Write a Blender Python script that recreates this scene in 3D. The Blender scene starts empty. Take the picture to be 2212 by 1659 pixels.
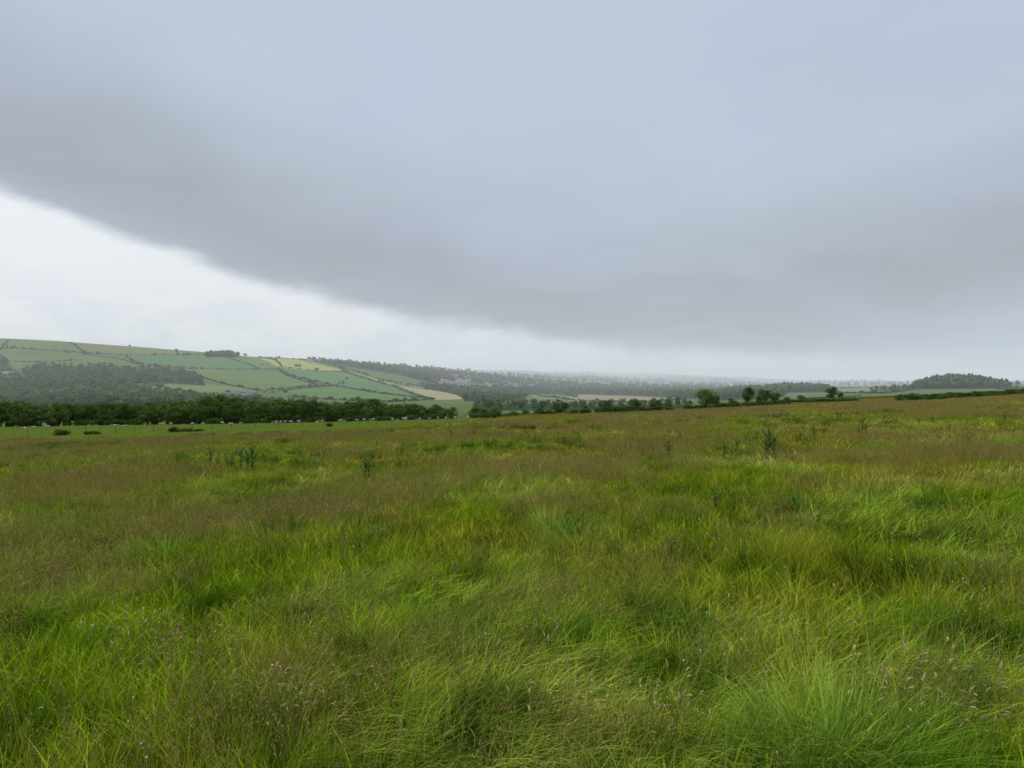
import bpy, bmesh, math, numpy as np, random
from mathutils import Vector, Matrix
rng=np.random.default_rng(7); random.seed(7)
S=bpy.context.scene
S.view_settings.view_transform='Standard'
try: S.view_settings.look='None'
except: pass
S.view_settings.exposure=0
F=1548.0; CX=1106.0; HY=829.5; CAMH=1.7
def lin(r,g,b):
    f=lambda c:(c/255/12.92) if c/255<=.04045 else ((c/255+.055)/1.055)**2.4
    return (f(r),f(g),f(b))
SIG=1.75e-4; HL=lin(203,212,218)
# ------------------------------------------------------------ terrain height
PA,PB=.035,-.035
colx=np.array([-600,0,250,500,750,1000,1250,1500,1720,1880,2070,2212,2800.])
tab={
230:[927,923,919,916,911,905,897,886,875,868,861,856,848],
330:[926,922,919,917,913,907,897,884,870,862,855,850,842],
450:[925,923,921,918,914,908,896,881,866,858,851,845,838],
600:[905,903,902,900,897,893,890,877,864,857,850,845,838],
800:[885,885,882,880,878,876,880,872,862,856,849,845,838],
1100:[862,862,858,858,862,866,872,866,857,850,846,842,838],
1400:[822,822,818,832,845,856,864,860,850,844,833,838,835],
1700:[765,775,785,805,825,846,857,855,840,842,819,834,832],
2000:[725,731,746,767,795,832,850,850,834,840,820,832,830],
2500:[724,731,745,767,784,820,842,846,838,838,829,831,830],
3200:[730,734,748,769,781,803,829,837,836,835,830,830,830],
4500:[738,742,752,773,788,803,823,833,833,831,829,829,829],
7000:[760,765,775,790,800,809,816,824,829,829,828,828,828],
9500:[780,785,790,800,806,803,809,818,825,827,828,828,828],
12000:[790,795,800,806,806,806,806,813,820,823,825,825,825],
16000:[800,802,805,810,812,813,815,820,824,826,826,826,826]}
Ys=np.array([100.,140.]+list(tab.keys()))
uc=(colx-CX)/F
T=np.zeros((len(Ys),len(colx)))
for i,Y in enumerate(Ys[:2]): T[i]=PA*uc+PB
for i,k in enumerate(tab): T[i+2]=(HY-np.array(tab[k],float))/F+CAMH/k   # z/Y
def pchip(x,y,xn):
    h=np.diff(x); d=np.diff(y)/h; m=np.zeros(len(x)); m[0]=d[0]; m[-1]=d[-1]
    for i in range(1,len(x)-1):
        if d[i-1]*d[i]>0:
            w1=2*h[i]+h[i-1]; w2=h[i]+2*h[i-1]; m[i]=(w1+w2)/(w1/d[i-1]+w2/d[i])
    k=np.clip(np.searchsorted(x,xn)-1,0,len(x)-2); t=(xn-x[k])/h[k]
    return (2*t**3-3*t**2+1)*y[k]+(t**3-2*t**2+t)*h[k]*m[k]+(-2*t**3+3*t**2)*y[k+1]+(t**3-t**2)*h[k]*m[k+1]
LY=np.log(Ys); NL=400; NU=400
ly=np.linspace(LY[0],LY[-1],NL); un=np.linspace(uc[0],uc[-1],NU)
G1=np.stack([pchip(LY,T[:,j],ly) for j in range(len(uc))],1)
G=np.stack([pchip(uc,G1[i],un) for i in range(NL)],0)
_h=rng.random((256,256))
def vnoise(x,y):
    x=np.asarray(x,float);y=np.asarray(y,float)
    xi=np.floor(x).astype(int);yi=np.floor(y).astype(int);fx=x-xi;fy=y-yi
    fx=fx*fx*(3-2*fx);fy=fy*fy*(3-2*fy)
    g=lambda a,b:_h[a%256,b%256]
    return (g(xi,yi)*(1-fx)+g(xi+1,yi)*fx)*(1-fy)+(g(xi,yi+1)*(1-fx)+g(xi+1,yi+1)*fx)*fy
def fbm(x,y): return .55*vnoise(x,y)+.3*vnoise(x*2.1+9,y*2.1+4)+.15*vnoise(x*4.3+31,y*4.3+17)
def H(x,y):
    x=np.asarray(x,float);y=np.asarray(y,float)
    zp=PA*x+PB*y
    Y=np.clip(y,100,16000); u=np.clip(x/Y,un[0],un[-1])
    a=(np.log(Y)-ly[0])/(ly[-1]-ly[0])*(NL-1); b=(u-un[0])/(un[-1]-un[0])*(NU-1)
    ai=np.clip(a.astype(int),0,NL-2);bi=np.clip(b.astype(int),0,NU-2);fa=a-ai;fb=b-bi
    t=(G[ai,bi]*(1-fb)+G[ai,bi+1]*fb)*(1-fa)+(G[ai+1,bi]*(1-fb)+G[ai+1,bi+1]*fb)*fa
    zt=t*Y
    w=np.clip((y-100)/50,0,1);w=w*w*(3-2*w)
    z=zp*(1-w)+zt*w
    z=z+(fbm(x/7,y/7)-.5)*.28*np.clip(y/8,0,1)
    z=z+(fbm(x/300,y/300)-.5)*np.clip((y-600)/1000,0,1)*6+(fbm(x/1300,y/1300)-.45)*np.clip((y-4000)/3000,0,1)*95
    return z
def proj(x,y,z): return CX+F*x/y, HY-F*(z-CAMH)/y
_hy=np.geomspace(3,15500,2600)
def hit(px,py,ymin=3,ymax=15500):
    u=(px-CX)/F; Y=_hy[(_hy>=ymin)&(_hy<=ymax)]
    z=H(u*Y,Y); t=(z-CAMH)/Y; tr=(HY-py)/F
    k=np.nonzero(t>=tr)[0]
    if len(k)==0: return None
    k=k[0]; y=Y[k]
    if k>0:
        f=(tr-t[k-1])/(t[k]-t[k-1]+1e-12); y=Y[k-1]+(Y[k]-Y[k-1])*min(max(f,0),1)
    return (u*y,y,float(H(u*y,y)))
def inpoly(px,py,poly):
    r=np.zeros(np.shape(px),bool); n=len(poly); j=n-1
    for i in range(n):
        xi,yi=poly[i];xj,yj=poly[j]
        c=((yi>py)!=(yj>py))&(px<(xj-xi)*(py-yi)/((yj-yi)+1e-9)+xi); r^=c; j=i
    return r
# ------------------------------------------------------------ material helpers
class NT:
    def __init__(s,nt): s.nt=nt
    def n(s,t,**k):
        n=s.nt.nodes.new(t)
        for a,b in k.items(): setattr(n,a,b)
        return n
    def l(s,a,b): s.nt.links.new(a,b)
    def setin(s,sock,v):
        if isinstance(v,bpy.types.NodeSocket): s.l(v,sock)
        else:
            if isinstance(v,(tuple,list)) and len(v)==3 and sock.type=='RGBA': v=(*v,1)
            sock.default_value=v
    def m(s,op,a,b=0.,c=0.,clamp=False):
        n=s.n('ShaderNodeMath',operation=op); n.use_clamp=clamp
        s.setin(n.inputs[0],a);s.setin(n.inputs[1],b);s.setin(n.inputs[2],c); return n.outputs[0]
    def mix(s,f,a,b,mode='MIX'):
        n=s.n('ShaderNodeMix',data_type='RGBA',blend_type=mode)
        s.setin(n.inputs[0],f);s.setin(n.inputs[6],a);s.setin(n.inputs[7],b); return n.outputs[2]
    def ss(s,v,a,b,c=0.,d=1.):
        n=s.n('ShaderNodeMapRange',interpolation_type='SMOOTHSTEP'); s.setin(n.inputs[0],v)
        s.setin(n.inputs[1],a);s.setin(n.inputs[2],b);s.setin(n.inputs[3],c);s.setin(n.inputs[4],d); return n.outputs[0]
    def noise(s,vec,scale,detail=3,rough=.5,dist=0.):
        n=s.n('ShaderNodeTexNoise'); s.setin(n.inputs['Vector'],vec); n.inputs['Scale'].default_value=scale
        n.inputs['Detail'].default_value=detail;n.inputs['Roughness'].default_value=rough;n.inputs['Distortion'].default_value=dist
        return n.outputs['Fac']
def newmat(name):
    m=bpy.data.materials.new(name);m.use_nodes=True;m.node_tree.nodes.clear();return m,NT(m.node_tree)
def finish(t,shader):
    o=t.n('ShaderNodeOutputMaterial');t.l(shader,o.inputs[0])
def simple(name,col,var=.25,scale=3.,randv=0.,attr=False):
    m,t=newmat(name)
    geo=t.n('ShaderNodeNewGeometry'); nz=t.noise(geo.outputs['Position'],scale,1)
    f=t.m('MULTIPLY_ADD',nz,var*2,1-var)
    if randv:
        oi=t.n('ShaderNodeObjectInfo'); f=t.m('MULTIPLY',f,t.m('MULTIPLY_ADD',oi.outputs['Random'],randv*2,1-randv))
    c=col
    if attr:
        a=t.n('ShaderNodeAttribute',attribute_name='Col'); c=t.mix(1.,a.outputs['Color'],(*col,1),'MULTIPLY')
    vm=t.n('ShaderNodeVectorMath',operation='SCALE'); t.setin(vm.inputs[0],c); t.l(f,vm.inputs['Scale'])
    b=t.n('ShaderNodeBsdfDiffuse'); t.l(vm.outputs[0],b.inputs[0])
    finish(t,b.outputs[0])
    return m
def meadow_col(t,pos):
    n1=t.noise(pos,.17,2,.6,.5); n2=t.noise(pos,.8,1,.5); n3=t.noise(pos,.035,1)
    return t.m('ADD',t.m('MULTIPLY',n1,.5),t.m('ADD',t.m('MULTIPLY',n2,.2),t.m('MULTIPLY',n3,.30)))
# ------------------------------------------------------------ mesh helpers
def mesh_np(name,V,Fc,mats,col=None,mi=None,smooth=False):
    me=bpy.data.meshes.new(name); me.from_pydata([tuple(v) for v in V],[],Fc)
    for m in mats: me.materials.append(m)
    if col is not None:
        a=me.color_attributes.new('Col','FLOAT_COLOR','POINT'); c=np.ones((len(V),4),np.float32); c[:,:3]=col; a.data.foreach_set('color',c.ravel())
    if mi is not None: me.polygons.foreach_set('material_index',np.array(mi,np.int32))
    if smooth: me.polygons.foreach_set('use_smooth',np.ones(len(me.polygons),bool))
    me.update(); return me
def link(o): S.collection.objects.link(o); return o
def obj(name,me,loc=(0,0,0),rot=0,sc=1):
    o=bpy.data.objects.new(name,me); o.location=loc; o.rotation_euler=(0,0,rot); o.scale=(sc,)*3 if not hasattr(sc,'__len__') else sc
    return link(o)
def collection(name,meshes):
    c=bpy.data.collections.new(name)
    for i,m in enumerate(meshes): c.objects.link(bpy.data.objects.new(f"{name}_{i:02d}",m))
    return c
def scatter(name,P,R,SC,IDX,coll):
    P=np.asarray(P,np.float32);n=len(P)
    me=bpy.data.meshes.new(name); me.vertices.add(n); me.vertices.foreach_set('co',P.ravel())
    a=me.attributes.new('rot','FLOAT_VECTOR','POINT');a.data.foreach_set('vector',np.asarray(R,np.float32).ravel())
    a=me.attributes.new('scl','FLOAT_VECTOR','POINT');a.data.foreach_set('vector',np.asarray(SC,np.float32).ravel())
    a=me.attributes.new('idx','INT','POINT');a.data.foreach_set('value',np.asarray(IDX,np.int32))
    o=link(bpy.data.objects.new(name,me))
    ng=bpy.data.node_groups.new(name+'_gn','GeometryNodeTree')
    ng.interface.new_socket('Geometry',in_out='INPUT',socket_type='NodeSocketGeometry')
    ng.interface.new_socket('Geometry',in_out='OUTPUT',socket_type='NodeSocketGeometry')
    N=ng.nodes;L=ng.links
    gi=N.new('NodeGroupInput');go=N.new('NodeGroupOutput');ip=N.new('GeometryNodeInstanceOnPoints');ci=N.new('GeometryNodeCollectionInfo')
    ci.inputs['Collection'].default_value=coll;ci.inputs['Separate Children'].default_value=True;ci.inputs['Reset Children'].default_value=True
    def na(nm,ty):
        q=N.new('GeometryNodeInputNamedAttribute');q.data_type=ty;q.inputs['Name'].default_value=nm;return q.outputs['Attribute']
    L.new(gi.outputs[0],ip.inputs['Points']);L.new(ci.outputs[0],ip.inputs['Instance']);ip.inputs['Pick Instance'].default_value=True
    L.new(na('idx','INT'),ip.inputs['Instance Index'])
    er=N.new('FunctionNodeEulerToRotation');L.new(na('rot','FLOAT_VECTOR'),er.inputs[0]);L.new(er.outputs[0],ip.inputs['Rotation'])
    L.new(na('scl','FLOAT_VECTOR'),ip.inputs['Scale']);L.new(ip.outputs[0],go.inputs[0])
    md=o.modifiers.new('scatter','NODES');md.node_group=ng
    return o
# ------------------------------------------------------------ woods / fields (authored outlines on the terrain)
woods=[
('woodland',[(-500,805),(50,812),(50,797),(110,790),(230,791),(300,801),(325,793),(370,796),(430,810),(445,832),(380,828),(300,827),(285,834),(330,845),(430,856),(520,868),(700,880),(-500,880)],2300,1.0,600,1800,0.),
('woodland',[(-300,760),(0,768),(16,773),(28,800),(-300,800)],120,1,900,2400,0.),
('woodland',[(445,766),(515,766),(515,770),(445,770)],60,1.25,1500,2600,0.),
('woodland',[(640,773),(760,778),(860,787),(1000,804),(1130,818),(1250,826),(1230,840),(1100,834),(1000,824),(930,826),(860,808),(760,792)],1000,1.15,1500,5000,.04),
('woodland',[(900,832),(1000,838),(1130,838),(1230,838),(1250,858),(1210,852),(1150,850),(1120,866),(1000,866),(1010,852),(940,842)],800,1.0,700,4500,.08),
('woodland',[(1020,868),(1250,872),(1480,872),(1500,880),(1250,884),(1020,886)],120,.75,500,1500,.0),
('woodland',[(1220,830),(1500,834),(1670,842),(1700,856),(1560,864),(1480,860),(1350,853),(1230,850)],1300,1.3,700,5000,.06),
('woodland',[(1665,838),(1700,833),(1785,838),(1790,846),(1665,848)],260,1.2,1200,2400,.05),
('conifer_plantation',[(1975,836),(2005,824),(2060,818),(2120,820),(2165,832),(2185,838),(1975,840)],850,1.15,1200,2400,.4),
('woodland',[(2150,834),(2700,832),(2700,842),(2150,842)],160,1.,1200,2600,.05),
('woodland',[(1880,839),(1975,838),(1975,842),(1880,843)],40,.8,1000,2400,.0)]
fields=[
([(-600,700),(0,725),(290,742),(450,752),(560,764),(380,766),(180,762),(0,752),(-600,740)],(.18,.18,.07)),
([(-600,735),(20,735),(150,740),(182,762),(0,757),(-600,745)],(.12,.17,.05)),
([(-300,765),(0,768),(180,765),(270,778),(300,792),(0,802),(-300,800)],(.12,.165,.045)),
([(270,768),(520,770),(600,798),(300,786)],(.105,.175,.06)),
([(180,760),(290,752),(450,760),(480,768),(270,767)],(.155,.18,.06)),
([(385,795),(580,798),(690,833),(560,848),(430,818)],(.125,.175,.045)),
([(300,825),(380,822),(600,848),(430,852)],(.16,.19,.06)),
([(520,765),(560,768),(640,792),(560,792)],(.14,.18,.06)),
([(560,772),(640,776),(745,800),(690,803),(600,792)],(.32,.33,.085)),
([(600,797),(740,803),(850,835),(940,862),(720,833)],(.105,.18,.06)),
([(600,845),(720,835),(930,864),(840,870),(620,858)],(.11,.185,.05)),
([(740,795),(830,822),(930,838),(860,828),(850,834)],(.26,.26,.085)),
([(845,826),(985,848),(1005,862),(935,864)],(.33,.28,.14)),
([(0,803),(60,808),(60,814),(0,814)],(.27,.24,.13)),
([(1215,852),(1350,855),(1480,860),(1400,869),(1230,866)],(.30,.23,.12)),
([(1780,836),(1900,834),(1970,840),(1900,850),(1790,848)],(.17,.21,.08)),
([(1150,850),(1215,850),(1230,862),(1160,864)],(.15,.21,.06)),
([(1250,826),(1400,829),(1390,832),(1250,831)],(.17,.19,.1))]
# ------------------------------------------------------------ ground sheet
NR1,NR2,NC=230,560,760
yy=np.concatenate([np.linspace(-30,120,NR1,endpoint=False),np.geomspace(120,15800,NR2)])
ss=np.linspace(-1,1,NC)
X=ss[None,:]*(60+1.15*np.maximum(yy,0))[:,None]; Yg=np.repeat(yy[:,None],NC,1)
Z=H(X,Yg)
V=np.stack([X,Yg,Z],-1).reshape(-1,3)
NR=len(yy); ii=np.arange(NR*NC).reshape(NR,NC)
Fq=np.stack([ii[:-1,:-1],ii[:-1,1:],ii[1:,1:],ii[1:,:-1]],-1).reshape(-1,4)
me=bpy.data.meshes.new('ground'); me.vertices.add(len(V));me.vertices.foreach_set('co',V.astype(np.float32).ravel())
me.loops.add(Fq.size);me.loops.foreach_set('vertex_index',Fq.ravel().astype(np.int32))
me.polygons.add(len(Fq));me.polygons.foreach_set('loop_start',np.arange(0,Fq.size,4,dtype=np.int32))
me.polygons.foreach_set('loop_total',np.full(len(Fq),4,np.int32)); me.polygons.foreach_set('use_smooth',np.ones(len(Fq),bool)); me.update(calc_edges=True)
bx=np.array([-900,0,250,500,750,900,1000,1100,1290,1400]);by=np.array([100,86,72,68,68,80,95,125,235,600.])
def YB(x,y): return np.interp(CX+F*x/np.maximum(y,5),bx,by)
x,y,z=V.T; yc=np.maximum(y,5)
px,py=proj(x,yc,z)
col=np.tile(np.array([.060,.105,.030]),(len(V),1))
mask=np.ones(len(V)); 
pasture=(y>YB(x,y))&(px<1420); mask[pasture]=0
col[pasture&(y<450)]=(.09,.125,.016)
far=(y>600)|((y>450)&(px<1300)); mask[far]=0
fn=fbm(x/90,y/90)[:,None]; col[far]=(np.array([.11,.15,.05])*(.8+.4*fn))[far]
for poly,c in fields:
    k=far&(y>900)&(y<4200)&inpoly(px,py,poly); col[k]=np.array(c)*(.85+.3*fn[k])
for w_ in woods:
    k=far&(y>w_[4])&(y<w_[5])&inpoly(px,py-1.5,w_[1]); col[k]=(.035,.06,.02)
k=(y>4200); ff=fbm(x/420,y/420)[:,None]; col[k]=np.where(ff>.47,np.array([.025,.045,.025]),np.array([.12,.15,.06])+ff*.1)[k]
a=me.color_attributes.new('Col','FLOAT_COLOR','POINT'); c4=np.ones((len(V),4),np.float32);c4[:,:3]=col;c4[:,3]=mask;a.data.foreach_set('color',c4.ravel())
m,t=newmat('ground_soil_and_grass')
geo=t.n('ShaderNodeNewGeometry');at=t.n('ShaderNodeAttribute',attribute_name='Col')
s=meadow_col(t,geo.outputs['Position'])
mc=t.mix(t.ss(s,.4,.6),(.06,.09,.008),(.12,.10,.02))
fine=t.noise(geo.outputs['Position'],1.1,4,.7)
mc=t.mix(t.ss(fine,.3,.75),t.mix(1.,mc,(.4,.4,.4),'MULTIPLY'),mc)
fc=t.mix(1.,at.outputs['Color'],t.mix(t.ss(t.noise(geo.outputs['Position'],.35,4,.7),.25,.75),(.7,.7,.7),(1.15,1.15,1.15)),'MULTIPLY')
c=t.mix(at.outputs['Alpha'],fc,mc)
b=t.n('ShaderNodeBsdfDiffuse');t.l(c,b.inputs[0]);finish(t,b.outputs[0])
me.materials.append(m); obj('ground',me)
# ------------------------------------------------------------ grass
m_grass,t=newmat('grass_blades')
geo=t.n('ShaderNodeNewGeometry');at=t.n('ShaderNodeAttribute',attribute_name='Col')
s=meadow_col(t,geo.outputs['Position'])
gc=t.mix(t.ss(s,.42,.64),(.225,.335,.012),(.37,.31,.034))
cn=t.noise(geo.outputs['Position'],1.5,2,.65,.4)
gc=t.mix(t.ss(cn,.36,.58),t.mix(1.,gc,(.48,.58,.55),'MULTIPLY'),t.mix(1.,gc,(1.18,1.14,1.1),'MULTIPLY'))
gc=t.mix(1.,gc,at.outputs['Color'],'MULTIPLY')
b=t.n('ShaderNodeBsdfDiffuse');t.l(gc,b.inputs[0]);finish(t,b.outputs[0])
m_seed=simple('grass_seed_heads',(1,1,1),.2,2.,.1,attr=True)
def ribbons(root,phi,h,lean,w,wind,ts=(0,.35,.7,1.),tipw=0.):
    n=len(h); ts=np.array(ts);K=len(ts)
    dx=np.cos(phi)*lean+wind[0];dy=np.sin(phi)*lean+wind[1]
    wp=rng.random(n)*np.pi; wx=np.cos(wp);wy=np.sin(wp)
    C=np.zeros((n,K,3)); L=np.sqrt(dx**2+dy**2)
    for k,tt in enumerate(ts):
        q=tt**1.8
        C[:,k,0]=root[:,0]+dx*h*q; C[:,k,1]=root[:,1]+dy*h*q
        C[:,k,2]=h*(tt-np.clip(L,0,1.3)*.42*tt**2.2) 
    W=w[:,None]*(1-(1-tipw)*ts[None,:]**2)
    A=C.copy();B=C.copy()
    A[:,:,0]-=wx[:,None]*W/2;A[:,:,1]-=wy[:,None]*W/2;B[:,:,0]+=wx[:,None]*W/2;B[:,:,1]+=wy[:,None]*W/2
    VV=np.stack([A,B],2).reshape(-1,3)
    i0=((np.arange(n)*K*2)[:,None]+np.arange(K-1)[None,:]*2).ravel()
    return VV,np.stack([i0,i0+1,i0+3,i0+2],-1),C,np.tile(np.repeat(ts,2),n)
def tuft(name,kind,rad,nb,w):
    r=rad*np.sqrt(rng.random(nb));a=rng.random(nb)*2*np.pi
    root=np.stack([r*np.cos(a),r*np.sin(a)],-1)
    so=rng.random()*100; cs=.14+.10*rad
    cl=fbm(root[:,0]/cs+so,root[:,1]/cs+so)
    cl=np.clip((cl-.5)*1.7+.5,0,1.1)
    phi=fbm(root[:,0]/.35+so+40,root[:,1]/.35)*14+rng.normal(0,.9,nb)
    edge=1-.35*(r/rad)**3
    h=rng.uniform(.13,.34,nb)*(.5+1.05*cl)*edge
    if kind=='leaf': lean=rng.uniform(.1,.8,nb);wind=(.10,-.03)
    elif kind=='lodged': lean=rng.uniform(.2,.8,nb);wind=(.62,-.2);h=h*1.2
    else: lean=rng.uniform(.02,.3,nb);wind=(.08,0);h=rng.uniform(.28,.54,nb)*(.65+.55*cl)
    if kind!='seed':
        VV,FF,C,tt=ribbons(root,phi,h,lean,np.full(nb,w)*rng.uniform(.6,1.3,nb),wind)
        vb=rng.uniform(.6,1.3,nb)*(.65+.65*cl); dry=(rng.random(nb)<.14)
        colb=np.stack([vb,vb,vb],-1)
        colb[dry]*=np.array([1.7,1.12,2.2])
        if kind=='lodged': colb*=np.array([1.08,1.08,2.3])
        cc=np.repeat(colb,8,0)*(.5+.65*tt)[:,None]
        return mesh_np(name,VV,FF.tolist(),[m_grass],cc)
    VV,FF,C,tt=ribbons(root,phi,h,lean,np.full(nb,w*.42),wind,tipw=.6)
    vb=rng.uniform(.8,1.2,nb)
    cc=np.repeat(np.stack([.27*vb,.24*vb,.045*vb],-1),8,0)
    q=12 if w<.006 else (6 if w<.01 else 3)
    n=nb*q; I=np.repeat(np.arange(nb),q); f=rng.uniform(.35,1.05,n)[:,None]
    p=C[I,2]+(C[I,3]-C[I,2])*f+rng.normal(0,1,(n,3))*np.array([.011,.011,.006])*(1.25-f*.8)*(1+w*30)
    s=(rng.uniform(.5,1.,n)*max(w*.9,.004))[:,None]
    d=rng.normal(0,1,(n,3));d[:,2]=abs(d[:,2])+1;d/=np.linalg.norm(d,axis=1)[:,None]
    e=np.cross(d,rng.normal(0,1,(n,3)));e/=np.linalg.norm(e,axis=1)[:,None]
    Q=np.stack([p-e*s*.5,p-d*s*1.1,p+e*s*.5,p+d*s*1.6],1).reshape(-1,3)
    pal=np.array([[.35,.23,.09],[.30,.25,.07],[.28,.17,.085],[.42,.31,.14]])[rng.integers(0,4,nb)]
    hc=np.repeat((pal[I]*rng.uniform(.8,1.2,n)[:,None]),4,0)
    b0=len(VV)+4*np.arange(n);HF=np.stack([b0,b0+1,b0+2,b0+3],-1).tolist()
    return mesh_np(name,np.vstack([VV,Q]),FF.tolist()+HF,[m_seed],np.vstack([cc,hc]))
lods=[(.42,560,.0050,95),(.6,440,.0088,110),(1.0,360,.018,95),(1.8,320,.038,100),(3.0,320,.065,90)]
gm=[]
for li,(rad,nb,w,ns) in enumerate(lods):
    for k in range(4): gm.append(tuft(f'grass_tuft_{li}',"leaf",rad,nb,w))
    for k in range(2): gm.append(tuft(f'grass_lodged_{li}',"lodged",rad,nb,w))
    for k in range(3): gm.append(tuft(f'grass_seed_{li}',"seed",rad,ns,w))
gcoll=collection('grass_tufts',gm)
P=[];R=[];SC=[];ID=[]
for li,(y0,y1,dens) in enumerate([(1.2,7,12),(7,20,5.5),(20,50,1.8),(50,130,.55),(130,330,.13)]):
  for layer in (0,1):
    n=int(.9*(y1*y1-y0*y0)*dens); yv=np.sqrt(rng.uniform(y0*y0,y1*y1,n)); xv=rng.uniform(-.9,.9,n)*yv
    if li==0: xv=xv+rng.uniform(-.6,.6,n)
    keep=yv<YB(xv,yv)*rng.uniform(.95,1.02,n); 
    if li==4: keep&=(CX+F*xv/yv>1080)
    sn=fbm(xv/5+3,yv/9+8)
    if layer: keep&=rng.random(n)<np.clip((sn-.42)*3.2,.08,.65)
    xv=xv[keep];yv=yv[keep];n=len(xv)
    ln=fbm(xv/3.2+50,yv/4.5+20)
    lodg=((ln>.61)|(fbm(xv/9,yv/9+70)>.62))&(rng.random(n)<.7)
    if layer: loc=6+rng.integers(0,3,n)
    else: loc=np.where(lodg,4+rng.integers(0,2,n),rng.integers(0,4,n))
    hs=.5+.9*fbm(xv/1.4+9,yv/1.4)
    wa=(fbm(xv/6+90,yv/6)-.5)*3.0
    rz=np.where((loc==4)|(loc==5),wa+rng.normal(0,.7,n),rng.uniform(0,6.28,n))
    P.append(np.stack([xv,yv,H(xv,yv)-.01],-1));R.append(np.stack([np.full(n,0.),np.full(n,0.),rz],-1))
    sz=rng.uniform(.85,1.2,n); SC.append(np.stack([sz,sz,sz*hs],-1));ID.append(li*9+loc)
print('tufts',sum(len(p) for p in P))
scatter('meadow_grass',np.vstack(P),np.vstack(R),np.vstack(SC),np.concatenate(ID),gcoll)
# near drooping tan seed heads
def fogheads(name):
    nb=8; V=[];Fc=[];C=[]
    for i in range(nb):
        a=rng.random()*6.28;r=.2*math.sqrt(rng.random());x0,y0=r*math.cos(a),r*math.sin(a)
        h=rng.uniform(.26,.46);ph=rng.normal(.1,.9);L=rng.uniform(.06,.16)
        pts=[np.array([x0+math.cos(ph)*L*(k/4)**2,y0+math.sin(ph)*L*(k/4)**2,h*k/4]) for k in range(5)]
        hl=rng.uniform(.03,.052);dr=rng.uniform(.3,1.9)
        hp=[pts[-1]]
        for k in range(1,6):
            ang=dr*k/5; d=np.array([math.cos(ph)*math.sin(ang+.3),math.sin(ph)*math.sin(ang+.3),math.cos(ang+.3)]); hp.append(hp[-1]+d*hl/5)
        def rib(pp,ws,c):
            for wd in (np.array([1,0,0]),np.array([0,1,0]),np.array([.5,.4,.7])):
                b0=len(V)
                for p,w in zip(pp,ws): V.extend([p-wd*w/2,p+wd*w/2]);C.extend([c,c])
                for k in range(len(pp)-1): Fc.append([b0+2*k,b0+2*k+1,b0+2*k+3,b0+2*k+2])
        rib(pts,[.0016]*5,np.array([.26,.25,.07]))
        hc=np.array([.44,.28,.16])*rng.uniform(.7,1.1)+np.array([-.03,.06,-.02])*rng.random()
        rib(hp,[.003,.007,.009,.008,.006,.0015],hc)
    return mesh_np(name,np.array(V),Fc,[m_seed],np.array(C))
fcoll=collection('fog_grass_heads',[fogheads('fog_grass') for _ in range(5)])
P=[]
for cx_,cy_,sx,sy,n in [(330,1430,45,30,12),(380,1470,40,20,5),(600,1600,60,30,6),(690,1580,40,30,4),(690,1330,50,30,6),(1300,1630,80,25,7),(1450,1620,60,25,4),(1110,1390,60,25,5),(1800,1370,120,35,7),(2080,1600,50,35,8),(1950,1600,60,30,4),(2150,1240,60,30,4),(250,1450,30,20,3),(1620,1500,60,30,2),(930,1570,80,40,2),(60,1560,40,40,2),(1250,1590,50,25,2),(1540,1270,100,60,3),(1000,1400,600,160,14)]:
    for _ in range(n):
        h_=hit(cx_+rng.normal(0,sx),min(cy_+60+rng.normal(0,sy),1740),1.5,60)
        if h_: P.append(h_)
n=len(P); s_=rng.uniform(.8,1.1,n)
scatter('yorkshire_fog_grass',P,np.stack([np.zeros(n),np.zeros(n),rng.normal(0,.9,n)],-1),np.stack([s_]*3,-1),rng.integers(0,5,n),fcoll)
# long tussocks and dark rush clumps
def tuss(name,nb=420,c=(.9,1.15,2.2),rr=.26,hh=(.28,.58),ln=(.2,.9)):
    r=rr*np.sqrt(rng.random(nb));a=rng.random(nb)*6.28
    VV,FF,C,tt=ribbons(np.stack([r*np.cos(a),r*np.sin(a)],-1),a,rng.uniform(*hh,nb),rng.uniform(*ln,nb),np.full(nb,.0045),(.15,-.1),ts=(0,.3,.6,1.))
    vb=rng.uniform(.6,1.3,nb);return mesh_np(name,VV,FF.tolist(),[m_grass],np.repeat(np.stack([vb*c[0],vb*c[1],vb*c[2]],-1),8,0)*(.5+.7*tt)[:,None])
tcoll=collection('tussock',[tuss('tussock_grass') for _ in range(3)])
P=[]
for px_,py_ in [(1700,1700),(1800,1720),(1740,1640),(1870,1690),(1950,1700),(1200,1180),(2180,1640),(1250,1215),(100,1180),(350,1230)]:
    h_=hit(px_,py_,1.5,60)
    if h_: P.append(h_)
n=len(P);s_=rng.uniform(.8,1.15,n)
scatter('tussock_grass',P,np.stack([np.zeros(n),np.zeros(n),rng.random(n)*6],-1),np.stack([s_]*3,-1),rng.integers(0,3,n),tcoll)
rcoll=collection('rush_clump',[tuss('rush_clump',330,(.32,.52,.9),.24,(.3,.58),(.05,.6)) for _ in range(3)])
P=[]
for px_,py_ in [(1660,1125),(1700,1120),(1740,1125),(700,1110),(660,1115),(740,1105),(790,1150),(780,1165),(600,1120),(2180,1420),(2130,1440),(2050,1410),(1150,1400),(1200,1420),(900,1300),(430,1340),(1400,1480),(500,1560),(1500,1380),(1980,1480)]:
    h_=hit(px_,py_,1.5,60)
    if h_: P.append(h_)
k=0
while k<560:
    yv=math.sqrt(rng.uniform(9,70**2));xv=rng.uniform(-.85,.85)*yv
    if yv<YB(xv,yv) and fbm(xv/6+200,yv/6+11)>.56: P.append((xv,yv,float(H(xv,yv))));k+=1
n=len(P);s_=rng.uniform(.6,1.1,n);P_=np.array(P);s_*=np.clip(.75+P_[:,1]/60,.8,1.4)
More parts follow.
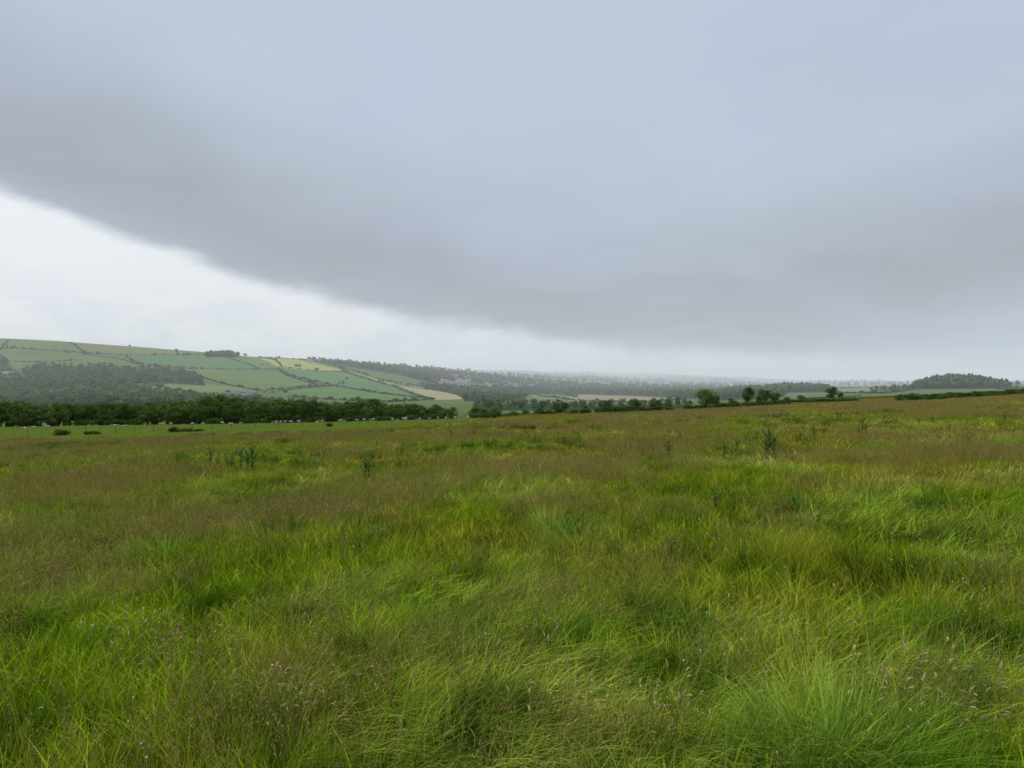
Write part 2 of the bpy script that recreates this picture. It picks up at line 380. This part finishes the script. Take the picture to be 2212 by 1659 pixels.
scatter('rush_clumps',P,np.stack([np.zeros(n),np.zeros(n),rng.random(n)*6],-1),np.stack([s_,s_,s_*.85],-1),rng.integers(0,3,n),rcoll)
# clover flowers
m_clover=simple('clover_white',(.5,.5,.38),.1)
bm=bmesh.new();bmesh.ops.create_icosphere(bm,subdivisions=1,radius=.007,matrix=Matrix.Translation((0,0,.25)));bmesh.ops.create_cone(bm,segments=4,radius1=.0012,radius2=.001,depth=.25,matrix=Matrix.Translation((0,0,.125)))
cm=bpy.data.meshes.new('clover');bm.to_mesh(cm);bm.free();cm.materials.append(m_clover)
cc_=collection('clover_heads',[cm]);P=[]
for _ in range(40):
    yv=rng.uniform(3.,7.5);xv=rng.uniform(-.75,.75)*yv;P.append((xv,yv,float(H(xv,yv))-rng.uniform(0,.06)))
n=len(P);scatter('clover_flowers',P,np.zeros((n,3)),np.ones((n,3)),np.zeros(n),cc_)
# ------------------------------------------------------------ trees
m_bark=simple('bark',(.15,.13,.10),.3,4.)
def leafmat(name,c1,c2):
    m,t=newmat(name);geo=t.n('ShaderNodeNewGeometry');oi=t.n('ShaderNodeObjectInfo')
    nz=t.noise(geo.outputs['Position'],.35,1);c=t.mix(oi.outputs['Random'],c1,c2)
    c=t.mix(t.ss(nz,.3,.7),t.mix(1.,c,(.6,.6,.6),'MULTIPLY'),t.mix(1.,c,(1.3,1.3,1.2),'MULTIPLY'))
    b=t.n('ShaderNodeBsdfDiffuse');t.l(c,b.inputs[0])
    finish(t,b.outputs[0]);return m
m_leaf=leafmat('broadleaf_foliage',(.055,.10,.022),(.11,.15,.035))
m_mass=leafmat('woodland_foliage',(.065,.12,.030),(.18,.23,.06))
m_con=leafmat('conifer_foliage',(.035,.07,.03),(.06,.10,.04))
m_gorse=leafmat('gorse_foliage',(.045,.075,.018),(.08,.11,.025))
def limb(V,Fc,MI,p,q,r0,r1,k=6):
    p=np.array(p,float);q=np.array(q,float);d=q-p;d/=np.linalg.norm(d);a=np.cross(d,[.3,.9,.1]);a/=np.linalg.norm(a);b=np.cross(d,a);n0=len(V)
    for c,r in((p,r0),(q,r1)):
        for i in range(k): V.append(c+r*(a*math.cos(6.283*i/k)+b*math.sin(6.283*i/k)))
    for i in range(k): j=(i+1)%k;Fc.append([n0+i,n0+j,n0+k+j,n0+k+i]);MI.append(0)
def leaves(V,Fc,MI,c,rad,n,size):
    d=rng.normal(0,1,(n,3));d/=np.linalg.norm(d,axis=1)[:,None]
    r=rng.uniform(.55,1.08,n)**.6;P=c+d*rad*r[:,None]
    nn=d+rng.normal(0,.55,(n,3))+np.array([0,0,.35]);nn/=np.linalg.norm(nn,axis=1)[:,None]
    e=np.cross(nn,rng.normal(0,1,(n,3)));e/=np.linalg.norm(e,axis=1)[:,None];f=np.cross(nn,e)
    s=size*rng.uniform(.6,1.3,n)[:,None];n0=len(V)
    V.extend(list(np.stack([P-e*s*.5,P-f*s*.35,P+e*s*.6,P+f*s*.45],1).reshape(-1,3)))
    for i in range(n): b=n0+4*i;Fc.append([b,b+1,b+2,b+3]);MI.append(1)
def tree(name,h=11,wid=9,trunk=.22,nl=22,lv=130,size=.45,low=.12,mat=None):
    V=[];Fc=[];MI=[];th=h*trunk
    lx,ly_=rng.normal(0,.3,2)
    limb(V,Fc,MI,(0,0,-.5),(lx*.4,ly_*.4,th),h*.034,h*.026,8);limb(V,Fc,MI,(lx*.4,ly_*.4,th),(lx,ly_,h*.6),h*.026,h*.012)
    for i in range(nl):
        a=i*2.4+rng.normal(0,.4);zf=rng.uniform(0,1);prof=math.sin(math.pi*(.18+.72*zf))**.7
        rr=wid/2*prof*rng.uniform(.35,.82);zc=h*(low+.14+(.84-low-.14)*zf)
        rl=h*rng.uniform(.10,.19);c=np.array([rr*math.cos(a),rr*math.sin(a),zc])
        limb(V,Fc,MI,(lx*.6,ly_*.6,min(th+zf*h*.3,h*.55)),c,h*.010,h*.003,4)
        rad=np.array([rl*rng.uniform(.9,1.3),rl*rng.uniform(.9,1.3),rl*rng.uniform(.65,.95)])
        leaves(V,Fc,MI,c,rad,lv,size)
    return mesh_np(name,np.array(V),Fc,[m_bark,mat or m_leaf],None,MI)
def conifer(name,h=12,wid=6):
    V=[];Fc=[];MI=[];limb(V,Fc,MI,(0,0,-.5),(0,0,h*.93),h*.018,.03)
    for k in range(18):
        f=k/17;zc=h*(.12+.84*f);r=wid/2*(1-f)**.6+.3
        for j in range(5):
            a=rng.random()*6.28;leaves(V,Fc,MI,np.array([r*.55*math.cos(a),r*.55*math.sin(a),zc]),np.array([r*.5,r*.5,h*.03]),12,.8)
    return mesh_np(name,np.array(V),Fc,[m_bark,m_con],None,MI)
def bush(name,h=2.2,wid=3.2,mat=None,nl=9,lv=110,size=.22):
    V=[];Fc=[];MI=[]
    for i in range(nl):
        a=i*2.4;rr=wid/2*math.sqrt(rng.random())*.75;c=np.array([rr*math.cos(a),rr*math.sin(a),h*rng.uniform(.22,.68)])
        limb(V,Fc,MI,(0,0,-.2),c,.05,.02,4);q=h*rng.uniform(.24,.34);leaves(V,Fc,MI,c,np.array([q*1.4,q*1.4,q]),lv,size)
    return mesh_np(name,np.array(V),Fc,[m_bark,mat or m_gorse],None,MI)
hero=[tree(f'broadleaf_tree_{i}',11,rng.uniform(9,12),.2,30,170,.36,rng.uniform(0,.12)) for i in range(4)]
belt=[tree(f'belt_tree_{i}',11,rng.uniform(7,11),.25,rng.integers(18,30),130,.40,rng.uniform(.0,.2)) for i in range(6)]
mass=[tree(f'wood_tree_{i}',10,rng.uniform(8.5,11),.18,16,45,1.1,.0,m_mass) for i in range(5)]
cons=[conifer(f'conifer_{i}') for i in range(3)]
bushes=[bush(f'bush_{i}') for i in range(4)]
wcoll=collection('woodland_trees',mass+cons)
bcoll=collection('hedge_bushes',bushes)
blcoll=collection('belt_trees',belt)
def sc_trees(name,pts,sc,con=0.,coll=None,nk=5):
    n=len(pts);pts=np.array(pts);s=np.array(sc)
    k=rng.integers(0,nk,n)
    if con: k=np.where(rng.random(n)<con,rng.integers(5,8,n),k)
    q=rng.uniform(.85,1.2,n)
    scatter(name,pts,np.stack([np.zeros(n),np.zeros(n),rng.random(n)*6.28],-1),np.stack([s*q,s*q,s],-1),k,coll or wcoll)
# near tree belt (left)
pts=[];scs=[]
topx=[-700,0,60,110,200,300,400,470,560,640,700,800,880,960,1000];topy=[862,862,868,872,866,869,866,851,866,862,868,862,872,874,886]
for row,(yy0,n) in enumerate([(254,52),(266,50),(284,50),(304,50)]):
    for i in range(n):
        px_=-260+ (1235)*(i+rng.uniform(-.5,.5))/n; Y_=yy0+rng.uniform(-7,7)
        x_=(px_-CX)/F*Y_;z_=float(H(x_,Y_));ty=np.interp(px_,topx,topy)+rng.uniform(-6,12)+ (rng.uniform(4,18) if row==0 and rng.random()<.5 else 0)
        hgt=CAMH+(HY-ty)/F*Y_-z_
        pts.append((x_,Y_,z_));scs.append(max(hgt,4)/11)
sc_trees('woodland',pts,scs,0.,blcoll,6)
P=[]
for i in range(150):
    px_=rng.uniform(-260,985);Y_=rng.uniform(246,256);x_=(px_-CX)/F*Y_;P.append((x_,Y_,float(H(x_,Y_))))
n=len(P);s_=rng.uniform(.6,1.3,n);scatter('undergrowth',P,np.stack([np.zeros(n)]*2+[rng.random(n)*6],-1),np.stack([s_]*3,-1),rng.integers(0,4,n),bcoll)
for nm,poly,n,sc,y0,y1,con in woods:
    pa=np.array(poly,float);lo=pa.min(0);hi=pa.max(0);pts=[];tries=0
    while len(pts)<n and tries<n*8:
        tries+=1;a_,b_=rng.uniform(lo,hi)
        if not inpoly(np.array([a_]),np.array([b_]),poly)[0]: continue
        h_=hit(a_,b_,y0,y1)
        if h_: pts.append(h_)
    if pts: sc_trees(nm,pts,sc*rng.uniform(.65,1.25,len(pts)),con)
pts=[]
for i in range(2200):
    px_=rng.uniform(850,2500);Y_=rng.uniform(3800,9500);x_=(px_-CX)/F*Y_
    if fbm(x_/420,Y_/420)>.47: pts.append((x_,Y_,float(H(x_,Y_))))
sc_trees('distant_woodland',pts,rng.uniform(1.5,2.6,len(pts)),.03)
# hedges
def chain(px_pts,step,y0,y1):
    W=[hit(a,b,y0,y1) for a,b in px_pts];W=[w for w in W if w];out=[]
    for p,q in zip(W[:-1],W[1:]):
        d=math.hypot(q[0]-p[0],q[1]-p[1]);k=max(1,int(d/step))
        for i in range(k):
            f=(i+rng.random())/k;x_=p[0]+(q[0]-p[0])*f+rng.normal(0,step*.15);y_=p[1]+(q[1]-p[1])*f+rng.normal(0,step*.15);out.append((x_,y_,float(H(x_,y_))))
    return out
H1=[[(0,752),(180,762),(270,767),(380,767),(520,770)],[(150,740),(182,762)],[(180,765),(270,778),(300,787)],[(270,768),(300,786),(385,795),(580,798),(610,796)],
[(0,801),(100,797)],[(520,765),(600,798),(690,833)],[(560,772),(610,793),(690,803),(745,803)],[(560,772),(640,776),(700,784),(745,800)],[(600,797),(720,833),(940,862)],[(690,833),(560,845),(430,815),(385,795)],
[(740,795),(830,822),(930,838),(1000,855)],[(600,845),(720,834)],[(745,803),(850,834),(935,863)],[(620,857),(840,869),(935,864)],[(0,757),(20,735)],[(180,760),(290,748)],[(290,747),(450,756)],[(380,757),(385,767)],[(0,780),(90,783),(180,778)],
[(845,826),(985,849),(1005,862)],[(300,825),(430,851),(600,848)],[(1150,850),(1230,864),(1400,869),(1480,862)],[(1780,847),(1900,850),(1970,841)],[(1790,838),(1900,836)],[(480,770),(530,785),(560,797)]]
P=[];
for hl in H1: P+=chain(hl,5.,900,4000)
n=len(P);s_=rng.uniform(.8,1.7,n)*np.where(rng.random(n)<.12,1.8,1);scatter('hedgerow',P,np.stack([np.zeros(n)]*2+[rng.random(n)*6],-1),np.stack([s_]*3,-1),rng.integers(0,4,n),bcoll)
pts=[]
for a_,b_ in [(20,752),(28,752),(285,748),(300,787),(395,768),(480,770),(530,769),(300,747),(730,835),(745,820),(735,830),(575,790),(830,825),(820,824),(685,800),(650,792),(430,818),(770,868),(680,868),(620,848),(1480,866),(1440,866),(870,868),(640,772),(600,774),(560,770),(150,762),(210,764),(700,776),(910,830),(960,846),(980,836)]:
    for _ in range(2):
        h_=hit(a_+rng.normal(0,4),b_+.5,900,4000)
        if h_: pts.append(h_)
sc_trees('hedgerow_trees',pts,rng.uniform(.5,1.,len(pts)))
P=[];
for hl,w in [([(1560,884),(1640,880),(1700,875)],1),([(1640,874),(1740,871),(1850,869)],1),([(1290,897),(1340,895),(1450,892)],1),([(1740,862),(1800,859),(1860,856)],.8),([(1870,852),(1970,849)],.7),([(1480,889),(1560,885)],.8),([(1020,905),(1100,902),(1280,897)],.8)]:
    P+= [(*p,w) for p in chain(hl,1.6,150,900)]
for _ in range(420):
    f=rng.random(); a_=1950+420*f; b_=869-30*f+rng.uniform(-5,1.5)*min(1,f*3+.2)
    h_=hit(a_,b_,150,900)
    if h_: P.append((*h_,rng.uniform(.6,1.2)))
A=np.array(P);n=len(A);s_=rng.uniform(.5,.95,n)*A[:,3];scatter('gorse_hedge',A[:,:3],np.stack([np.zeros(n)]*2+[rng.random(n)*6],-1),np.stack([s_*1.2,s_*1.2,s_],-1),rng.integers(0,4,n),bcoll)
def put_tree(nm,me,px_,by_,hp,Y_,wf=1.):
    x_=(px_-CX)/F*Y_;z_=float(H(x_,Y_));top=CAMH+(HY-(by_-hp))/F*Y_;s=max((top-z_),2)/11
    return obj(nm,me,(x_,Y_,z_-.1),rng.random()*6.28,(s*wf,s*wf,s))
for i,(a_,b_,hp,Y_,wf) in enumerate([(1527,880,44,330,1.2),(1548,880,20,335,1.1),(1616,876,46,420,.75),(1652,868,31,430,1.3),(1675,868,22,430,1.3),(1797,862,30,460,1.1),(1815,862,16,460,1.1),(1640,872,18,420,1.2),
    (1212,895,30,330,1.4),(1308,890,28,420,1.4),(1372,890,30,440,1.2),(1415,888,28,460,1.2),(1265,893,19,400,.7),(1028,905,30,290,1.3),(1072,903,26,300,1.3),(1045,904,24,296,1.3),(1110,902,16,310,1.3),(1135,903,20,310,1.4),(1165,902,24,320,1.3),(1185,902,18,330,1.2),
    (977,906,30,285,.9),(950,908,27,280,1.),(1540,870,18,600,1.2),(1100,905,8,260,1.5),(1730,866,14,500,1.6),(1580,872,14,470,1.4),(1590,876,12,440,1.6),(1700,866,10,480,1.6)]):
    put_tree('oak_tree',hero[i%4],a_,b_,hp,Y_,wf)
m_b=bush('gorse_bush',1.5,3.,m_gorse,10,160,.14)
for a_,b_,w,hh in [(130,944,.9,.8),(205,943,.7,.5),(190,943,.5,.5),(375,939,.6,.7),(405,939,.9,.5),(430,938,.6,.35),(712,930,.42,.5)]:
    Y_=112;x_=(a_-CX)/F*Y_; obj('gorse_bush',m_b,(x_,Y_,float(H(x_,Y_))-.05),rng.random()*6,(w,w,hh))
# ------------------------------------------------------------ thistles
m_th=simple('thistle_leaf',(.07,.13,.03),.3,6.)
def thistle(name,h=1.0,nbr=7):
    V=[];Fc=[];MI=[]
    def leaf(p,az,L,el):
        d=np.array([math.cos(az)*math.cos(el),math.sin(az)*math.cos(el),math.sin(el)]);s_=np.array([-math.sin(az),math.cos(az),0]);k=6;n0=len(V)
        for i in range(k+1):
            f=i/k;c=p+d*L*f+np.array([0,0,-L*.35*f*f]);w=L*.36*math.sin(math.pi*min(f*.85+.12,1))*(1.25 if i%2 else .5)
            V.append(c-s_*w/2);V.append(c+s_*w/2)
        for i in range(k): Fc.append([n0+2*i,n0+2*i+1,n0+2*i+3,n0+2*i+2]);MI.append(1)
    limb(V,Fc,MI,(0,0,0),(.02,.01,h),.012,.006,5)
    for i in range(36):
        z=h*(.08+.87*i/36);leaf(np.array([0,0,z]),i*2.4,.26*(1-.5*i/36)*rng.uniform(.8,1.2),rng.uniform(.1,.8))
    for b in range(nbr):
        a=b*2.4;z=h*rng.uniform(.45,.85);q=np.array([.16*math.cos(a),.16*math.sin(a),z+h*rng.uniform(.12,.25)]);limb(V,Fc,MI,(0,0,z),q,.005,.003,4)
        for j in range(5): leaf(np.array([0,0,z])+(q-np.array([0,0,z]))*(.2+.2*j),a+j*2.1,.12,.5)
        limb(V,Fc,MI,q,q+np.array([0,0,.03]),.011,.014,6);limb(V,Fc,MI,q+np.array([0,0,.03]),q+np.array([0,0,.05]),.014,.006,6)
    return mesh_np(name,np.array(V),Fc,[m_th,m_th],None,MI)
ths=[thistle(f'thistle_{i}',1.,8+i) for i in range(3)]
tl=[(1662,1003,60),(1655,1005,48),(1672,1004,45),(520,1028,42),(545,1025,55),(500,1030,30),(455,1018,32),(470,1020,24),(535,1030,40),(490,1026,24),(790,1050,42),(797,1048,38),(974,955,20),(1024,952,16),(1443,1000,35),(1565,1005,30),(1592,985,22),(1758,960,28),(1863,952,36),(1855,950,22),(1870,950,26),(2090,985,30),(1250,962,16),(1280,940,16),(1910,922,18),(1935,925,14),(1232,980,14),(1125,960,14),(1635,960,18),(1728,962,20),(1735,950,20),(2015,925,16),(1985,925,14),(60,1010,14),(1545,1120,24),(1470,960,16),(1715,1130,24),(1780,955,18),(2170,915,14)]
for i,(a_,b_,hp) in enumerate(tl):
    h_=hit(a_,b_,5,120)
    if h_:
        s=min(hp/F*h_[1]+.26,1.5); obj('thistle',ths[i%3],(h_[0],h_[1],h_[2]-.03),rng.random()*6,(s*1.1,s*1.1,s))
# ------------------------------------------------------------ fence
m_wood=simple('weathered_wood',(.13,.115,.09),.3,5.);m_wire=simple('wire',(.25,.25,.25),.1,1.)
V=[];Fc=[];MI=[];pp=[]
W=[];
for a,Y_ in [(-300,140),(0,130),(250,122),(500,118),(700,120),(880,135),(980,155),(1060,190)]:
    x_=(a-CX)/F*Y_;W.append((x_,Y_))
for p,q in zip(W[:-1],W[1:]):
    d=math.hypot(q[0]-p[0],q[1]-p[1]);k=max(1,int(d/3.2))
    for i in range(k): f=i/k;x_=p[0]+(q[0]-p[0])*f;y_=p[1]+(q[1]-p[1])*f;pp.append(np.array([x_,y_,float(H(x_,y_))]))
for p in pp: hgt=rng.uniform(1.1,1.25);limb(V,Fc,MI,p-np.array([0,0,.3]),p+np.array([rng.normal(0,.03),rng.normal(0,.03),hgt]),.055,.05,6)
MI=[0]*len(MI)
for p,q in zip(pp[:-1],pp[1:]):
    for hz in(.3,.6,.85,1.08):
        k=len(Fc);limb(V,Fc,MI,p+np.array([0,-.06,hz]),q+np.array([0,-.06,hz]),.004,.004,4);MI[k:]=[1]*(len(Fc)-k)
obj('wire_fence',mesh_np('wire_fence',np.array(V),Fc,[m_wood,m_wire],None,MI))
# ------------------------------------------------------------ sheep
m_wool=simple('sheep_wool',(.42,.40,.34),.12,9.);m_face=simple('sheep_face',(.34,.32,.27),.2,9.)
def sheep_mesh(name,graze):
    vs=[((-.42,0,.62),.20),((-.2,0,.64),.26),((.1,0,.62),.27),((.36,0,.64),.22)]
    if graze: hd=[((.52,0,.55),.12),((.64,0,.34),.085),((.72,0,.17),.08),((.80,0,.05),.045)]
    else: hd=[((.52,0,.80),.12),((.60,0,.95),.09),((.70,0,.97),.085),((.84,0,.90),.05)]
    vs+=hd;ed=[(0,1),(1,2),(2,3),(3,4),(4,5),(5,6),(6,7)]
    def chn(par,l):
        b=len(vs)
        for i,v in enumerate(l): vs.append(v);ed.append((par if i==0 else b+i-1,b+i))
    for s in(-1,1):
        chn(3,[((.34,.11*s,.45),.085),((.35,.12*s,.25),.038),((.34,.12*s,.04),.03),((.37,.12*s,.01),.032)])
        chn(0,[((-.40,.12*s,.46),.10),((-.34,.13*s,.36),.06),((-.46,.13*s,.22),.035),((-.44,.13*s,.04),.03),((-.41,.13*s,.01),.032)])
        hp=hd[2][0]; chn(6,[((hp[0]-.04,.10*s,hp[2]+.05),.022),((hp[0]-.05,.16*s,hp[2]+.03),.012)])
    chn(0,[((-.58,0,.58),.045),((-.61,0,.42),.03)])
    me=bpy.data.meshes.new(name);me.from_pydata([v[0] for v in vs],ed,[]);o=bpy.data.objects.new('tmp',me);S.collection.objects.link(o)
    o.modifiers.new('s','SKIN');sv=me.skin_vertices[0].data
    for i,v in enumerate(vs): sv[i].radius=(v[1],v[1])
    sv[1].use_root=True
    sub=o.modifiers.new('d','SUBSURF');sub.levels=sub.render_levels=2
    dg=bpy.context.evaluated_depsgraph_get();r=bpy.data.meshes.new_from_object(o.evaluated_get(dg));r.name=name
    bpy.data.objects.remove(o);r.materials.clear();r.materials.append(m_wool);r.materials.append(m_face)
    for p in r.polygons:
        c=p.center;p.use_smooth=True
        if c.z<.36 and c.x<.5 or (c.x>.58): p.material_index=1
    for v in r.vertices:
        if v.co.z>.38 and v.co.x<.5: v.co+=Vector(rng.normal(0,.012,3))
    return r
shm=[sheep_mesh('sheep_grazing',True),sheep_mesh('sheep_standing',False)]
sp=[(60,190,0),(80,188,0),(103,195,1),(250,195,0),(262,178,0),(345,215,0),(355,222,0),(366,212,1),(420,205,0),(483,228,0),(500,175,0),(515,182,0),(602,220,0),(613,230,1),(627,228,0),(640,205,0),(725,222,0),(738,228,0),(772,234,0),(790,195,0),(812,232,0),(850,222,0),(873,230,0),(886,200,0),(905,230,0),(926,234,0),(948,235,1),(962,238,0),(985,236,0),(1012,238,0),(1860,420,0),(1875,430,0),(1890,445,0),(1935,430,0),(1540,300,0)]
for a_,Yc,k in sp:
    a_+=rng.normal(0,4);x_=(a_-CX)/F*Yc
    obj('sheep',shm[k],(x_,Yc,float(H(x_,Yc))+.01),rng.choice([0,3.14])+rng.normal(0,.9),rng.uniform(.85,1.0))
# ------------------------------------------------------------ houses
wm=[simple('house_wall_'+n_,c,.08,1.) for n_,c in(('render',(.62,.60,.56)),('pink',(.54,.45,.40)),('stone',(.28,.26,.23)))]
rm=[simple('house_roof_'+n_,c,.15,2.) for n_,c in(('slate',(.17,.175,.19)),('tile',(.28,.21,.18)))]
m_win=simple('house_window',(.03,.035,.045),.1,1.)
def house(name,w,d,h,rh,wmat,rmat):
    V=[];Fc=[];MI=[]
    def quad(pts,mi): n0=len(V);V.extend(pts);Fc.append(list(range(n0,n0+len(pts))));MI.append(mi)
    def box(x0,x1,y0,y1,z0,z1,mi):
        c=[(a,b,e) for a in(x0,x1) for b in(y0,y1) for e in(z0,z1)]
        for f in((0,1,3,2),(4,6,7,5),(0,4,5,1),(2,3,7,6),(0,2,6,4),(1,5,7,3)): quad([c[i] for i in f],mi)
    a,b=w/2,d/2
    quad([(-a,-b,-1),(a,-b,-1),(a,-b,h),(-a,-b,h)],0);quad([(a,b,-1),(-a,b,-1),(-a,b,h),(a,b,h)],0)
    quad([(a,-b,-1),(a,b,-1),(a,b,h),(a,0,h+rh),(a,-b,h)],0);quad([(-a,b,-1),(-a,-b,-1),(-a,-b,h),(-a,0,h+rh),(-a,b,h)],0)
    e=.35;k=rh/b
    for s in(-1,1): quad([(-a-e,s*(b+e),h-e*k+.06),(a+e,s*(b+e),h-e*k+.06),(a+e,0,h+rh+.06),(-a-e,0,h+rh+.06)],1)
    box(a-1.2,a-.4,-.35,.35,h+rh*.5,h+rh+1.,0)
    n=max(2,int(w/3))
    for s in(-1,1):
        for i in range(n):
            x0=-a+w*(i+.5)/n
            for z0 in([1.,3.6] if h>4.5 else [1.]):
                if s<0 and i==n//2 and z0==1.: box(x0-.5,x0+.5,s*b-.03,s*b+.03,0,2.1,2)
                else: box(x0-.55,x0+.55,s*b-.03,s*b+.03,z0,z0+1.2,2)
    return mesh_np(name,np.array(V),Fc,[wmat,rmat,m_win],None,MI)
hs=[house('h0',11,8,5.2,2.8,wm[0],rm[0]),house('h1',10,8,5.2,2.8,wm[1],rm[1]),house('h2',14,8,3.,2.6,wm[0],rm[1]),house('h3',22,10,4.,3.,wm[2],rm[0]),house('h4',12,7,5.,2.6,wm[2],rm[0])]
for lo,hi,n,ks,nm,s in [((950,816),(1018,836),34,(0,1,2),'village_house',1.3),((1045,826),(1200,838),22,(0,1,2),'village_house',1.2),((650,773),(770,788),16,(0,1,2),'village_house',1.),((476,850),(545,862),9,(3,4,4),'stone_barn',1.),((1040,846),(1050,852),2,(2,),'village_house',1.2),((1175,868),(1210,872),2,(0,),'village_house',.8)]:
    for i in range(n):
        a_,b_=rng.uniform(lo,hi); h_=hit(a_,b_,900,5000)
        if h_: obj(nm,hs[rng.choice(ks)],(h_[0],h_[1],h_[2]),rng.normal(.2,.5),s*rng.uniform(.85,1.15))
# ------------------------------------------------------------ mist volume over the valley, with its own glow added
bm=bmesh.new();bmesh.ops.create_cube(bm,size=1.,matrix=Matrix.Translation((0,8200,0))@Matrix.Diagonal((44000,15400,600,1)))
for v in bm.verts: v.co.z=-900 if v.co.z<0 else 260
hm=bpy.data.meshes.new('mist');bm.to_mesh(hm);bm.free()
m,t=newmat('valley_mist_glow');ab=t.n('ShaderNodeVolumeAbsorption');ab.inputs[0].default_value=(0,0,0,1);ab.inputs[1].default_value=SIG
em=t.n('ShaderNodeEmission');em.inputs[0].default_value=(*HL,1);em.inputs[1].default_value=SIG  # even emission stands in for daylight scattered by the mist
ad=t.n('ShaderNodeAddShader');t.l(ab.outputs[0],ad.inputs[0]);t.l(em.outputs[0],ad.inputs[1]);o=t.n('ShaderNodeOutputMaterial');t.l(ad.outputs[0],o.inputs['Volume'])
hm.materials.append(m);obj('mist',hm)
# ------------------------------------------------------------ sky
w=bpy.data.worlds.new('World');S.world=w;w.use_nodes=True;w.node_tree.nodes.clear();t=NT(w.node_tree)
tc=t.n('ShaderNodeTexCoord');sx=t.n('ShaderNodeSeparateXYZ');t.l(tc.outputs['Generated'],sx.inputs[0]);dx,dy,dz=sx.outputs
hz=t.m('SQRT',t.m('ADD',t.m('MULTIPLY',dx,dx),t.m('MULTIPLY',dy,dy)))
el=t.m('DIVIDE',dz,t.m('MAXIMUM',hz,.02)); az=t.m('ARCTAN2',dx,dy)
azn=t.m('MULTIPLY_ADD',az,.5,.5,clamp=True)
def curve(pts):
    n=t.n('ShaderNodeFloatCurve');c=n.mapping.curves[0];P=[]
    for px_,py_ in pts:
        u=(px_-CX)/F;P.append((math.atan(u)*.5+.5,(HY-py_)/F/math.sqrt(1+u*u)))
    c.points[0].location=(0,P[0][1]+.0);c.points[1].location=(1,P[-1][1])
    for p in P: c.points.new(*p)
    n.mapping.update();t.l(azn,n.inputs['Value']);return n.outputs[0]
E=curve([(-300,300),(0,408),(300,520),(600,615),(900,688),(1100,712),(1300,742),(1500,764),(1800,780),(2212,786)])
D=curve([(-300,150),(0,310),(300,420),(600,540),(900,620),(1200,680),(1500,700),(1700,680),(1950,610),(2212,540),(2500,470)])
den=t.m('MAXIMUM',t.m('ADD',dz,.10),.05)
cv=t.n('ShaderNodeCombineXYZ');t.l(t.m('DIVIDE',dx,den),cv.inputs[0]);t.l(t.m('DIVIDE',dy,den),cv.inputs[1])
n1=t.noise(cv.outputs[0],.55,4,.55,.3);n2=t.noise(cv.outputs[0],1.7,3,.55,.5)
mp=t.n('ShaderNodeMapping');t.l(tc.outputs['Generated'],mp.inputs[0]);mp.inputs['Scale'].default_value=(1,1,2.5)
n3=t.noise(mp.outputs[0],9.,4,.55,.2);n4=t.noise(mp.outputs[0],3.,2,.5,.3)
nc=lambda n,k:t.m('MULTIPLY',t.m('SUBTRACT',n,.5),k)
s_=t.m('ADD',t.m('SUBTRACT',el,E),nc(n3,.034))
soft=t.ss(az,-.5,.5,.014,.018)
mask=t.ss(s_,t.m('MULTIPLY',soft,-1.),soft)
q=t.m('ADD',t.m('SUBTRACT',el,D),nc(n4,.06))
wid=t.m('ADD',t.ss(q,-.02,.02,.085,.0),t.ss(q,-.02,.02,.0,.135))
r_=t.m('DIVIDE',q,wid);band=t.m('EXPONENT',t.m('MULTIPLY',t.m('MULTIPLY',r_,r_),-1.))
band=t.m('ADD',band,t.m('ADD',nc(n1,.7),nc(n2,.4)),clamp=True)
cl=t.mix(band,lin(192,204,220),lin(163,170,179))
cl=t.mix(t.ss(n4,.45,.7,0.,.35),cl,lin(184,191,216))
br=t.mix(t.ss(az,-.7,.6),lin(241,245,249),lin(229,234,237))
br=t.mix(t.m('MULTIPLY',t.ss(n3,.42,.62),t.ss(el,.18,.02,0,.6)),br,lin(214,221,227))
c=t.mix(mask,br,cl)
zen=t.ss(el,.6,2.2,1.,3.2)
vm=t.n('ShaderNodeVectorMath',operation='SCALE');t.l(c,vm.inputs[0]);t.l(zen,vm.inputs['Scale'])
sky=t.n('ShaderNodeTexSky');sky.sky_type='NISHITA';sky.sun_disc=False;sky.sun_elevation=math.radians(50);sky.sun_rotation=math.radians(-60)
sk=t.mix(1.,sky.outputs[0],(.1,.1,.1),'MULTIPLY')
c=t.mix(.04,vm.outputs[0],sk)
bg=t.n('ShaderNodeBackground');t.l(c,bg.inputs[0]);bg.inputs[1].default_value=1.;o=t.n('ShaderNodeOutputWorld');t.l(bg.outputs[0],o.inputs[0])
sd=bpy.data.lights.new('sun','SUN');sd.energy=1.0;sd.angle=math.radians(30);sd.color=(1,.97,.92);so=link(bpy.data.objects.new('sun',sd))
e_,a_=math.radians(50),math.radians(-60);v=Vector((math.sin(a_)*math.cos(e_),math.cos(a_)*math.cos(e_),math.sin(e_)));so.rotation_euler=v.to_track_quat('Z','Y').to_euler()
cd=bpy.data.cameras.new('camera');co=link(bpy.data.objects.new('camera',cd));co.location=(0,0,CAMH);co.rotation_euler=(math.radians(90),0,0)
cd.sensor_width=36;cd.lens=36*F/2212;cd.clip_end=40000;cd.clip_start=.1;S.camera=co
print('objects',len(S.objects))
